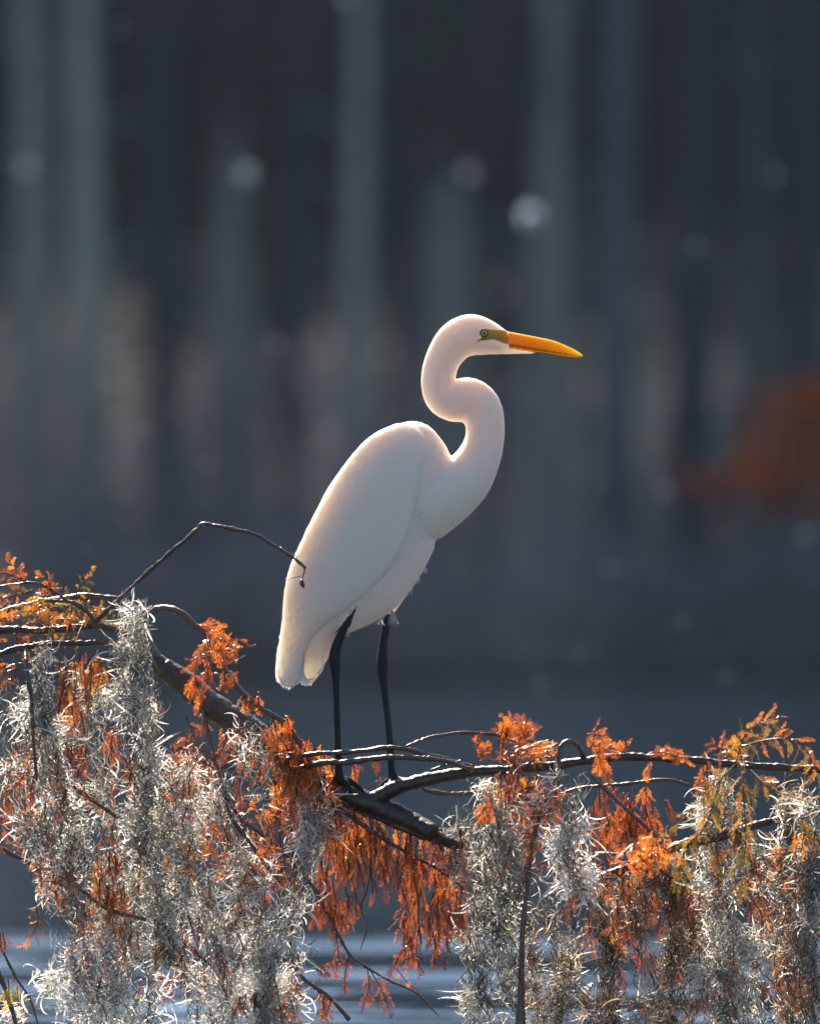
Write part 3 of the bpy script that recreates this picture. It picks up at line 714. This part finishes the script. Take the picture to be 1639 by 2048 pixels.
for pts, pal, L, g, dr in (
    ([(1470, 1530, -0.1), (1480, 1492, -0.2), (1498, 1456, -0.25), (1548, 1436, -0.28)], GOLD, 34, 9, 0.1),
    ([(1478, 1496, -0.2), (1530, 1480, -0.25), (1580, 1478, -0.28), (1612, 1500, -0.3), (1632, 1545, -0.3)], GOLD, 44, 11, 0.4),
    ([(1470, 1500, -0.2), (1440, 1498, -0.25), (1425, 1488, -0.28)], ORANGE, 34, 9, 0.1),
    ([(1468, 1530, -0.2), (1430, 1570, -0.3), (1385, 1620, -0.34), (1352, 1652, -0.36)], OLIVE, 40, 11, 0.4),
    ([(1480, 1530, -0.2), (1486, 1600, -0.28), (1490, 1680, -0.3), (1482, 1770, -0.3)], OLIVE + GOLD, 44, 11, 0.7),
    ([(1440, 1560, -0.25), (1410, 1650, -0.3), (1370, 1700, -0.3), (1355, 1770, -0.3)], OLIVE, 40, 12, 0.7),
    ([(1500, 1540, -0.2), (1545, 1580, -0.28), (1600, 1600, -0.3), (1650, 1625, -0.3)], OLIVE + GOLD, 40, 13, 0.4),
    ([(1240, 1516, 0.0), (1246, 1500, 0.0), (1254, 1486, 0.0)], ORANGE, 16, 7, 0.1)):
    sprig(B1, pts, pal, L * 1.15, g * 0.75, 1.8, dr, 'sprig')
for pts in ([(668, 1849, -0.02), (676, 1900, -0.02), (672, 1950, -0.02)], [(699, 1908, -0.03), (690, 1950, -0.03), (690, 1985, -0.03)],
            [(734, 1935, -0.03), (738, 1970, -0.03), (728, 2010, -0.03)], [(740, 1940, -0.03), (765, 1985, -0.03), (780, 2025, -0.03)],
            [(820, 1880, -0.03), (800, 1910, -0.03), (785, 1940, -0.03), (775, 1962, -0.03)], [(838, 1850, -0.03), (832, 1900, -0.03), (838, 1935, -0.03)],
            [(860, 1850, -0.02), (872, 1900, -0.02), (868, 1930, -0.02)], [(885, 1850, -0.02), (895, 1890, -0.02), (888, 1925, -0.02)],
            [(600, 1945, -0.02), (590, 1990, -0.02), (585, 2030, -0.02)], [(629, 1974, -0.03), (645, 2000, -0.03), (640, 2040, -0.03)]):
    sprig(B1, pts, WINE + RUST[:2], 24, 6, 1.2, 0.6, 'sprig')
sprig(B1, [(790, 1935, -0.03), (815, 1965, -0.03), (840, 1985, -0.03)], ORANGE, 12, 12, 1.0, 0.4, 'sprig')

# twigs behind and across the legs
B2 = empty('cypress_branch', P(941, 1540, 0.05))
tag(B2, 'thin wet twigs crossing the legs of the egret, one ending in an orange tuft', 'branch')
limb(B2, [(560, 1520, -0.05), (637, 1506, -0.07), (715, 1500, -0.08), (769, 1492, -0.09), (808, 1496, -0.09), (844, 1505, -0.07), (890, 1517, -0.04), (945, 1536, 0.0)], 4.5, 5.5, stubs=6)
limb(B2, [(808, 1496, -0.08), (851, 1478, -0.04), (910, 1467, 0), (968, 1467, 0.03), (1000, 1473, 0.05), (1040, 1490, 0.05)], 4, 3, stubs=6)
limb(B2, [(590, 1540, -0.05), (648, 1526, -0.1), (695, 1525, -0.11), (754, 1518, -0.11), (832, 1519, -0.11), (890, 1524, -0.08), (945, 1540, -0.01)], 6.5, 5, stubs=6)
limb(B2, [(862, 1540, -0.05), (890, 1530, -0.06), (920, 1522, -0.05)], 1.8, 2.6)
foliage(B2, [(995, 1470, 1060, 1500, 0.03, 0.04, 110, ORANGE, 42, 'up'), (1000, 1490, 1080, 1520, 0.0, 0.04, 60, ORANGE, 40, 'any'),
             (945, 1500, 970, 1530, 0.0, 0.03, 24, ORANGE, 36, 'up'), (690, 1520, 720, 1545, 0.04, 0.03, 14, ORANGE, 30, 'down'),
             (655, 1530, 690, 1550, 0.03, 0.03, 12, ORANGE, 30, 'down'), (745, 1555, 756, 1562, 0.05, 0.01, 5, RUST, 34, 'up')])

# branches entering from the left
B3 = empty('cypress_branch', P(281, 1223, 0.05))
tag(B3, 'slim branch arching in from the left edge, topmost of those there', 'branch')
limb(B3, [(-160, 1300, 0.12), (0, 1228, 0.1), (51, 1213, 0.09), (109, 1201, 0.08), (168, 1193, 0.07), (219, 1197, 0.06), (254, 1207, 0.06), (281, 1223, 0.05), (292, 1245, 0.05)], 6, 8, 'limb', stubs=8)
B4 = empty('cypress_branch', P(0, 1256, 0.02))
tag(B4, 'straight dark branch from the left edge carrying the bare arching twig', 'branch')
limb(B4, [(-200, 1262, 0.0), (0, 1257, 0.0), (59, 1260, 0.0), (129, 1256, 0.0), (176, 1251, 0.01), (211, 1254, 0.02), (262, 1270, 0.04)], 8.5, 6.5, 'limb', M_bark, stubs=4)
limb(B4, [(188, 1250, 0.0), (191, 1243, -0.02), (250, 1191, -0.06), (324, 1121, -0.1), (375, 1078, -0.13), (400, 1056, -0.14), (406, 1048, -0.14), (420, 1050, -0.14), (449, 1055, -0.15), (508, 1067, -0.15), (547, 1090, -0.15), (586, 1115, -0.15), (612, 1137, -0.15)], 0, 0, 'bare_twig', rad=[5.2, 5.2, 4.8, 4.4, 4.2, 4.0, 3.9, 3.4, 2.6], stubs=40, knob=0.12)
a_ = limb(B4, [(608, 1135, -0.15), (610, 1142, -0.15), (606, 1152, -0.15), (605, 1160, -0.15)], 2, 1.6, 'bud_stalk')
limb(B4, [(605, 1158, -0.15), (603, 1164, -0.15), (606, 1172, -0.15), (607, 1177, -0.15)], 0, 0, 'bud', rad=[1, 5.5, 3.5, 0.6])
limb(B4, [(606, 1152, -0.15), (590, 1155, -0.16), (575, 1160, -0.17), (566, 1160, -0.17)], 0.8, 0.5, 'twig')
limb(B4, [(78, 1200, -0.02), (137, 1205, -0.02), (168, 1219, -0.02), (191, 1243, -0.02)], 3.5, 5, stubs=2)
limb(B4, [(-60, 1190, -0.02), (0, 1172, -0.02), (43, 1166, -0.03), (78, 1168, -0.03), (109, 1184, -0.02), (140, 1205, -0.02)], 2.2, 2.8, stubs=3)
foliage(B4, [(80, 1170, 110, 1190, -0.03, 0.03, 12, ORANGE, 30, 'up'),
             (20, 1180, 130, 1240, 0.0, 0.05, 60, ORANGE + GOLD, 42, 'left'), (40, 1200, 200, 1270, 0.03, 0.05, 90, GOLD + OLIVE, 46, 'any'),
             (0, 1230, 130, 1290, 0.0, 0.05, 60, ORANGE, 40, 'any'), (180, 1210, 205, 1235, 0.0, 0.02, 8, GOLD, 30, 'right')])
for pts, pal, L, g in (
    ([(50, 1168, -0.03), (38, 1145, -0.03), (18, 1120, -0.03)], ORANGE, 24, 6),
    ([(60, 1167, -0.03), (20, 1150, -0.05), (-20, 1140, -0.05)], ORANGE, 30, 8),
    ([(104, 1182, -0.03), (95, 1160, -0.03), (84, 1148, -0.03)], ORANGE, 24, 7),
    ([(150, 1195, 0.02), (160, 1175, 0.02), (182, 1146, 0.02)], OLIVE, 22, 7),
    ([(70, 1180, -0.02), (20, 1195, -0.05), (-30, 1215, -0.08)], OLIVE + ORANGE, 34, 8),
    ([(168, 1220, -0.02), (190, 1222, -0.02), (204, 1214, -0.02)], GOLD, 16, 6)):
    sprig(B4, pts, pal, L, g, 1.4, 0.15, 'sprig')
B5 = empty('cypress_branch', P(0, 1308, -0.05))
tag(B5, 'lowest of the three branches from the left edge, hung with rusty foliage', 'branch')
limb(B5, [(-150, 1370, -0.1), (0, 1308, -0.08), (47, 1295, -0.07), (102, 1286, -0.06), (168, 1287, -0.04), (211, 1286, -0.02), (273, 1300, 0.03)], 7, 6, 'limb', M_bark, stubs=5)
limb(B5, [(50, 1296, -0.07), (55, 1340, -0.12), (62, 1400, -0.13), (66, 1470, -0.13), (74, 1560, -0.12)], 5, 3)
foliage(B5, [(120, 1300, 190, 1400, -0.1, 0.05, 90, ORANGE, 46, 'down'), (180, 1300, 210, 1360, -0.05, 0.05, 30, GOLD, 46, 'down'),
             (0, 1320, 40, 1360, -0.05, 0.05, 36, RUST, 40, 'left'), (125, 1400, 170, 1440, -0.1, 0.05, 30, RUST, 40, 'down')])
B6 = empty('cypress_branch', P(215, 1817, 0.0))
tag(B6, 'thin dark branch running down through the moss at lower left', 'branch')
limb(B6, [(-80, 1650, 0.0), (39, 1715, 0.0), (141, 1751, -0.05), (156, 1774, -0.07), (215, 1817, -0.1), (289, 1837, -0.1), (340, 1856, -0.08), (420, 1930, 0.0)], 5, 3.5, 'limb', stubs=5)
limb(B6, [(60, 1500, 0.02), (117, 1551, -0.03), (168, 1587, -0.04), (260, 1650, 0.02)], 5, 4)
foliage(B6, [(60, 1380, 540, 1560, 0.16, 0.08, 170, RUST, 56, 'down'), (0, 1500, 600, 1760, 0.2, 0.1, 180, RUST, 56, 'down'),
             (150, 1700, 260, 1850, 0.05, 0.08, 110, ORANGE, 56, 'down'), (330, 1560, 520, 1760, 0.1, 0.06, 180, ORANGE, 50, 'any')], 'foliage')
foliage(B6, [(200, 1840, 600, 1960, 0.15, 0.08, 90, WINE + RUST, 50, 'down'), (105, 1570, 135, 1610, -0.3, 0.05, 16, ORANGE, 44, 'down'),
             (380, 1880, 520, 2020, 0.05, 0.05, 60, RUST, 46, 'down')], 'foliage')
foliage(B6, [(120, 1440, 180, 1500, -0.1, 0.04, 40, RUST, 40, 'down'), (190, 1700, 230, 1800, -0.14, 0.03, 60, ORANGE + RUST, 46, 'down'), (235, 1830, 275, 1870, -0.14, 0.03, 26, ORANGE, 36, 'down'),
             (330, 1480, 470, 1640, -0.06, 0.04, 90, ORANGE + RUST, 36, 'any'), (240, 1480, 270, 1560, -0.1, 0.03, 24, RUST, 36, 'any'), (480, 1640, 560, 1800, -0.08, 0.04, 90, RUST, 40, 'any'),
             (370, 1830, 400, 1880, -0.12, 0.03, 20, WINE, 40, 'down'), (20, 1500, 60, 1560, -0.14, 0.02, 14, RUST, 34, 'any'), (480, 1980, 520, 2040, -0.12, 0.03, 24, RUST, 34, 'down'),
             (60, 1730, 110, 1780, -0.14, 0.03, 20, RUST, 34, 'any'), (300, 1880, 340, 1960, -0.08, 0.03, 24, RUST, 36, 'any')], 'foliage')
for k in range(46):
    x = rng.uniform(10, 590); y = rng.uniform(1430, 1960)
    sprig(B6, [(x, y, -0.10), (x + rng.uniform(-14, 14), y + 40, -0.13), (x + rng.uniform(-25, 25), y + rng.uniform(70, 110), -0.13)], RUST + ORANGE, 30, 8, 1.2, 0.6, 'sprig')
B7 = empty('cypress_branch', P(461, 1637, 0.0))
tag(B7, 'thin dark twig slanting down left of the fork, crossing gaps in the moss', 'branch')
limb(B7, [(400, 1395, 0.03), (440, 1560, 0.0), (476, 1633, -0.02), (520, 1670, -0.02), (566, 1708, -0.02), (640, 1790, 0.0)], 4.5, 3.5, 'limb', stubs=4)
limb(B7, [(440, 1560, 0.0), (461, 1637, -0.05), (500, 1690, -0.05), (535, 1739, -0.05), (590, 1800, -0.05)], 4, 3)
B8 = empty('cypress_branch', P(0, 1895, -0.1))
tag(B8, 'drooping twig with yellow leaves in the lower left corner', 'branch')
limb(B8, [(-60, 1800, -0.1), (0, 1895, -0.1), (31, 1954, -0.1), (59, 1997, -0.1), (80, 2060, -0.1)], 3.5, 2, 'limb', stubs=3)
limb(B8, [(-60, 1850, -0.12), (0, 1950, -0.12), (23, 2012, -0.12), (40, 2080, -0.12)], 5, 4.5)
foliage(B8, [(0, 1955, 35, 1990, -0.15, 0.03, 16, [(0.75, 0.55, 0.02), (0.65, 0.48, 0.03)], 38, 'down'), (0, 1990, 80, 2060, -0.05, 0.05, 50, WINE, 40, 'down'), (0, 1860, 20, 1890, -0.1, 0.04, 10, RUST, 34, 'down')])

# right side
B9 = empty('cypress_branch', P(1335, 1702, -0.05))
tag(B9, 'short dark branch at lower right with a glowing orange spray on it', 'branch')
limb(B9, [(1195, 1765, -0.06), (1210, 1752, -0.06), (1273, 1731, -0.05), (1335, 1702, -0.05), (1374, 1688, -0.05), (1429, 1681, -0.03), (1520, 1650, 0.02), (1700, 1600, 0.1)], 10, 7, 'limb', M_bark)
limb(B9, [(1180, 1550, 0.0), (1234, 1603, -0.02), (1290, 1655, -0.03), (1339, 1701, -0.05)], 3, 4.5)
limb(B9, [(1120, 1590, 0.04), (1160, 1576, 0.03), (1250, 1568, 0.02), (1331, 1560, 0.02), (1376, 1570, 0.02)], 4, 3, stubs=8)
foliage(B9, [(1250, 1680, 1320, 1730, -0.35, 0.06, 90, [(0.85, 0.30, 0.05), (0.80, 0.24, 0.04)], 40, 'any'), (1190, 1740, 1260, 1780, -0.1, 0.06, 50, RUST, 40, 'down'),
             (1280, 1520, 1300, 1580, -0.25, 0.03, 14, ORANGE, 36, 'down')], 'foliage')
foliage(B9, [(1150, 1660, 1639, 1800, 0.2, 0.08, 150, RUST, 56, 'down'), (1180, 1760, 1639, 2020, 0.22, 0.08, 180, RUST + WINE, 56, 'down'),
             (1590, 1630, 1639, 1680, -0.2, 0.05, 30, GOLD, 50, 'down'), (1560, 1800, 1639, 1960, 0.1, 0.06, 60, ORANGE, 44, 'any'),
             (1230, 1780, 1300, 1860, 0.0, 0.05, 50, RUST, 50, 'down'), (1300, 1740, 1400, 1820, -0.07, 0.04, 50, RUST, 40, 'any'),
             (1500, 1800, 1600, 2000, -0.06, 0.04, 60, RUST, 36, 'any'), (1040, 1560, 1090, 1680, -0.12, 0.03, 50, ORANGE, 40, 'any'), (1480, 1650, 1560, 1760, -0.08, 0.04, 40, RUST, 36, 'any')], 'foliage')

for k in range(34):
    x = rng.uniform(1010, 1630); y = rng.uniform(1600, 1960)
    sprig(B9, [(x, y, -0.09), (x + rng.uniform(-14, 14), y + 40, -0.12), (x + rng.uniform(-25, 25), y + rng.uniform(60, 100), -0.12)], RUST + ORANGE, 30, 8, 1.2, 0.6, 'sprig')

# a spray hanging close to the camera, far out of focus
B10 = empty('cypress_branch', P(1700, 700, -5.2))
tag(B10, 'very blurred rusty foliage hanging near the camera at the right edge', 'branch')
limb(B10, [(1900, 560, -5.2), (1760, 700, -5.2), (1640, 850, -5.2), (1540, 920, -5.2), (1440, 980, -5.2), (1400, 1030, -5.2)], 2.5, 1.2, 'limb', M_dull)
M_leaf_keep = M_leaf; M_leaf = leafy('brown_leaf', 0.35, 0.95, 0.0)
foliage(B10, [(1500, 770, 1760, 1000, -5.2, 0.1, 260, [(0.11, 0.038, 0.010), (0.085, 0.026, 0.008)], 46, 'any'), (1400, 910, 1600, 1020, -5.2, 0.08, 60, [(0.10, 0.03, 0.012)], 34, 'any')])

M_leaf = M_leaf_keep

# ------------------------------------------------------------------ Spanish moss
def moss(label, path, hw, Y, dens, base_mul=1.0, curl=1.0, white=0.0, dY=0.05):
    """hanging clump: path pixels, half widths (mm), depth"""
    q = [list(P(x, y, Y)) for x, y in path]
    root_p = q[0]
    m = 160; C = catmull(q, m); L = np.linalg.norm(np.diff(C, axis=0), axis=1).sum()
    hwv = np.interp(np.linspace(0, 1, m), np.linspace(0, 1, len(hw)), hw) / 1000 * 1.12
    a = Acc()
    base = (np.array([0.60, 0.60, 0.54]) if base_mul > 0.65 else np.array([0.66, 0.56, 0.44])) * base_mul  # base colour scaled per clump, browner in the dark ones
    area = L * hwv.mean() * 2
    def tint(n):
        k = (0.22 + 1.35 * rng.random((n, 1)) ** 1.6)
        return np.clip(base * k + (rng.random((n, 1)) < 0.12) * np.array([0.1, 0.05, 0.0]), 0, 0.9)
    # hanging threads, gathered in meandering ropes
    nr = max(3, int(hwv.mean() * 2 / 0.026)); ns = int(area * 4500 * dens); st = 14
    rope = rng.uniform(-1, 1, (nr, 2)) * [0.8, 1.0]
    rph = rng.random((nr, 2)) * 6.28; rfr = rng.uniform(3, 8, nr)
    def roff(ri, sv):
        """sideways offset of rope ri at clump position sv (0-1), in units of half width"""
        return np.stack([rope[ri, 0] + 0.32 * np.sin(rph[ri, 0] + rfr[ri] * sv), rope[ri, 1] + 0.3 * np.sin(rph[ri, 1] + rfr[ri] * sv)], -1)
    ri = rng.integers(0, nr, ns)
    s0 = rng.random(ns) ** 1.1 * 0.93; ln = rng.uniform(0.05, 0.16, ns) / max(L, 0.1)
    t = np.clip(s0[:, None] + ln[:, None] * np.linspace(0, 1, st)[None], 0, 1)
    ii = t * (m - 1); i0 = np.clip(ii.astype(int), 0, m - 2); f = (ii - i0)[..., None]
    c = C[i0] * (1 - f) + C[i0 + 1] * f; h = hwv[i0]
    ro = roff(ri[:, None] * np.ones((1, st), int), t)
    jit = rng.normal(size=(ns, 2)) * 0.17
    ph = rng.random((ns, 2)) * 6.28; fr = rng.uniform(4, 11, (ns, 1)); wob = rng.uniform(0.003, 0.010, (ns, 1))
    c = c + np.stack([(ro[..., 0] + jit[:, :1]) * h + wob * np.sin(ph[:, :1] + fr * np.linspace(0, 2, st)), (ro[..., 1] + jit[:, 1:]) * dY + wob * np.cos(ph[:, 1:] + fr * np.linspace(0, 2, st)), np.zeros((ns, st))], -1)
    rad = np.tile(np.linspace(0.0011, 0.0006, st), (ns, 1)) * rng.uniform(0.7, 1.3, (ns, 1))
    batch_ribbons(a, c, rad, tint(ns) * 0.45)
    # curls, springing in tufts from the ropes
    nc = int(area * 37000 * dens * curl); st = 9
    K = max(12, int(area * 520)); ks = rng.random(K); kr = rng.random(K) < 0.68
    ko = np.where(kr[:, None], roff(rng.integers(0, nr, K), ks) + rng.normal(size=(K, 2)) * 0.2, rng.normal(size=(K, 2)) * [0.6, 0.8])
    kw = rng.random(K) ** 1.3 + 0.12; ki = rng.choice(K, nc, p=kw / kw.sum())
    kb = (0.4 + 1.0 * rng.random(K))
    s = np.clip(ks[ki] + rng.normal(size=nc) * 0.011 / max(L, 0.1), 0, 1); i0 = (s * (m - 1)).astype(int); c0 = C[i0]; h = hwv[i0]
    off = ko[ki]
    c0 = c0 + np.stack([off[:, 0] * h, off[:, 1] * dY, np.zeros(nc)], 1) + rng.normal(size=(nc, 3)) * 0.011
    d = np.stack([off[:, 0] * 0.7 + rng.normal(size=nc) * 0.9, rng.normal(size=nc) * 0.7, rng.normal(size=nc) * 0.75 - 0.2], 1)
    d /= np.linalg.norm(d, axis=1)[:, None]
    ax = np.cross(d, rng.normal(size=(nc, 3))); ax /= np.linalg.norm(ax, axis=1)[:, None]
    big = rng.random(nc); bf = 0.20 + white * 0.3
    Lc = np.where(big < bf, rng.uniform(0.034, 0.072, nc), rng.uniform(0.012, 0.034, nc)); tot = rng.uniform(0.2, 3.0, nc) * np.sign(rng.normal(size=nc))
    pts = [c0]; e = d; b = np.cross(ax, d)
    for k in range(st - 1):
        an = tot * (k + 0.5) / (st - 1)
        e = d * np.cos(an)[:, None] + b * np.sin(an)[:, None] + np.array([0, 0, -0.10 * k / st])
        pts.append(pts[-1] + e * (Lc / (st - 1))[:, None])
    Cc = np.stack(pts, 1)
    prof = np.array([0.6, 0.95, 1.05, 1.05, 1.0, 0.9, 0.72, 0.45, 0.1])
    rad = prof[None] * (0.0009 + 0.0007 * (big < bf) + 0.0008 * rng.random(nc) ** 2)[:, None]
    tc = tint(nc) * ((1.3 + 1.2 * (big < bf) + white) * kb[ki])[:, None]  # backlit highlights put into colour: large curls lightened
    batch_ribbons(a, Cc, rad * 0.78, np.clip(tc, 0, 0.84))
    o = a.build('spanish_moss', M_moss)
    tag(o, label, 'moss', 'clumps of Spanish moss hanging from the branches')
    return o

moss('grey moss clump at the left edge hanging past the lower left corner', [(50, 1300), (45, 1420), (60, 1560), (95, 1700), (130, 1850), (165, 2090)], [38, 60, 70, 72, 66, 62], -0.08, 1.0)
moss('moss filling the gap right of the left edge clump, below the rusty foliage', [(175, 1330), (185, 1450), (205, 1600), (225, 1750), (250, 1900), (270, 2090)], [30, 42, 40, 40, 48, 52], 0.03, 0.6, 0.8)
moss('tallest moss clump, cloaking the upright limb below the topmost bend', [(278, 1222), (280, 1300), (286, 1420), (295, 1560), (312, 1700), (330, 1830), (350, 1930)], [34, 46, 52, 58, 54, 46, 24], -0.06, 1.15)
moss('bright curly moss between the tallest clump and the drooping dark twig', [(392, 1500), (402, 1570), (425, 1680), (450, 1820), (465, 1950), (475, 2090)], [40, 62, 68, 62, 56, 55], -0.03, 1.0, 1.05, 1.1, 0.15)
moss('moss on the slanting limb below the tail of the egret', [(505, 1425), (512, 1460), (525, 1530), (535, 1600)], [26, 30, 30, 22], -0.08, 0.5, 1.1, 1.0, 0.3, 0.03)
moss('moss left of the open water, mixed with orange leaves', [(612, 1580), (612, 1680), (590, 1780), (565, 1880), (550, 1980), (545, 2090)], [28, 44, 50, 48, 44, 40], -0.06, 0.85, 1.05, 1.2, 0.15)
moss('thin moss fringe low between the left clumps', [(380, 1800), (385, 1900), (390, 2000), (395, 2090)], [26, 34, 40, 42], 0.08, 0.6, 0.9)
moss('long dense grey moss clump just right of the open water', [(975, 1570), (965, 1680), (975, 1800), (990, 1930), (1005, 2090)], [50, 70, 72, 74, 76], -0.02, 1.0, 0.8, 0.9)
moss('pale curly moss tuft around the hanging vine-like twig', [(1140, 1525), (1130, 1600), (1135, 1700), (1150, 1780)], [34, 46, 44, 26], -0.12, 0.8, 1.15, 1.3, 0.35)
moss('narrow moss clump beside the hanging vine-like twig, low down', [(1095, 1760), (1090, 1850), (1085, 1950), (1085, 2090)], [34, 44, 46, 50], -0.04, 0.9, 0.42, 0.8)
moss('dark brown moss below the end of the short lower right branch', [(1215, 1760), (1218, 1850), (1215, 1960), (1210, 2090)], [30, 46, 56, 60], 0.02, 1.1, 0.24, 0.5)
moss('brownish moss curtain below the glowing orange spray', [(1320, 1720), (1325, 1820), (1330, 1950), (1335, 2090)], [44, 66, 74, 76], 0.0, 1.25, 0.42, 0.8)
moss('pale curly moss below the yellow-olive leaves', [(1440, 1545), (1440, 1640), (1450, 1760), (1470, 1900), (1480, 2090)], [44, 64, 74, 76, 78], -0.02, 1.0, 0.8, 1.2, 0.1)
moss('moss curtain left of the right edge clump', [(1555, 1590), (1550, 1700), (1560, 1850), (1570, 2090)], [30, 50, 60, 62], 0.04, 1.1, 0.5)
moss('grey moss clump cut by the right edge of the picture', [(1625, 1545), (1622, 1660), (1620, 1800), (1625, 2090)], [24, 34, 38, 42], -0.08, 0.9, 0.7)

# ------------------------------------------------------------------ drifting seed tufts
SEEDS = [
    (1060, 434, 31, 15.0, 'bright white seed tuft drifting above the bill, brightest of all'),
    (493, 350, 32, 12.0, 'pale blurred seed tuft left of the pale middle trunk'),
    (937, 347, 35, 9.5, 'faint wide seed tuft straight above the head of the egret'),
    (52, 335, 33, 9.0, 'faint seed tuft near the left edge, high up'),
    (172, 1097, 14, 3.0, 'small pinkish seed tuft above the foliage at left'),
    (690, -4, 30, 8.0, 'seed tuft cut by the top edge of the picture'),
    (550, 690, 30, 5.5, 'very faint seed tuft left of the head of the egret'),
    (225, 695, 30, 5.5, 'very faint seed tuft below the left edge one'),
    (1392, 495, 28, 5.0, 'very faint seed tuft right of the brightest one'),
    (1550, 350, 30, 5.5, 'faint greenish seed tuft high at the right edge'),
    (1610, 1070, 26, 5.5, 'seed tuft below the blurred orange foliage'),
    (1450, 1355, 20, 4.2, 'small seed tuft above the yellow sprays at right'),
    (1155, 1310, 20, 3.6, 'small faint seed tuft right of the legs of the egret'),
    (1360, 1245, 20, 3.8, 'small faint seed tuft between bird and right edge'),
    (180, 990, 18, 3.4, 'small faint seed tuft above the pinkish one'),
    (1330, 980, 28, 6.0, 'soft seed tuft left of the blurred orange foliage'),
    (420, 930, 24, 4.2, 'faint seed tuft above the bend of the bare twig'),
    (240, 55, 30, 4.5, 'faint seed tuft in the upper left corner'),
    (1080, 1370, 22, 4.2, 'faint seed tuft above the upright orange tuft'),
    (1220, 1140, 24, 4.6, 'faint seed tuft level with the belly of the egret'),
    (1040, 1085, 18, 3.2, 'faint seed tuft right of the breast of the egret')]
def seeds():
    fm = leafy('seed_fluff', 0.6, 0.5, 0.3)
    for (px, py, rr, size, lab) in SEEDS:
        z = 12 / (1 + 2 * rr / 100); c = np.array(P(px, py, z - 12))
        root = empty('seed_tuft', c); tag(root, lab, 'seed tuft', 'seed tufts drifting in front of the egret')
        n = 90 if size < 11 else 220; size *= 0.95; d = rng.normal(size=(n, 3)); d /= np.linalg.norm(d, axis=1)[:, None]
        t = np.linspace(0, 1, 4)[None, :, None]
        C = c + d[:, None, :] * t * size / 1000 * rng.uniform(0.7, 1, (n, 1, 1))
        a = Acc(); batch_tubes(a, C, np.tile(np.linspace(0.0003, 0.0002, 4), (n, 1)) * size / 5, 3, np.tile(np.array([0.72, 0.80, 0.88]) * (1.0 if size > 13 else 0.75), (n, 1)))
        a.build('fluff', fm, root)
        s = Acc(); tube(s, np.array([c, c + [0, 0, -0.001], c + [0, 0, -0.0022]]), [0.0002, 0.0006, 0.0001], 6, (0.2, 0.12, 0.06)); s.build('seed', M_leaf, root)
seeds()

# ------------------------------------------------------------------ air
HAZE = 0.000085
if HAZE > 0:
    m = bpy.data.materials.new('haze_air'); m.use_nodes = True; nt = m.node_tree
    nt.nodes.remove(nt.nodes['Principled BSDF'])
    v = N(nt, 'ShaderNodeVolumePrincipled'); v.inputs['Density'].default_value = HAZE
    v.inputs['Color'].default_value = (0.48, 0.67, 0.94, 1); v.inputs['Anisotropy'].default_value = 0.2
    nt.links.new(v.outputs[0], nt.nodes['Material Output'].inputs['Volume'])
    x0, x1, y0, y1, z0, z1 = -420, 420, -170, 920, -3.5, 36
    V = np.array([[x, y, z] for x in (x0, x1) for y in (y0, y1) for z in (z0, z1)], float)
    F = np.array([[0, 1, 3, 2], [4, 6, 7, 5], [0, 4, 5, 1], [2, 3, 7, 6], [0, 2, 6, 4], [1, 5, 7, 3]])
    o = np_mesh('haze', V, F, m, smooth=False); tag(o, kind='stuff')
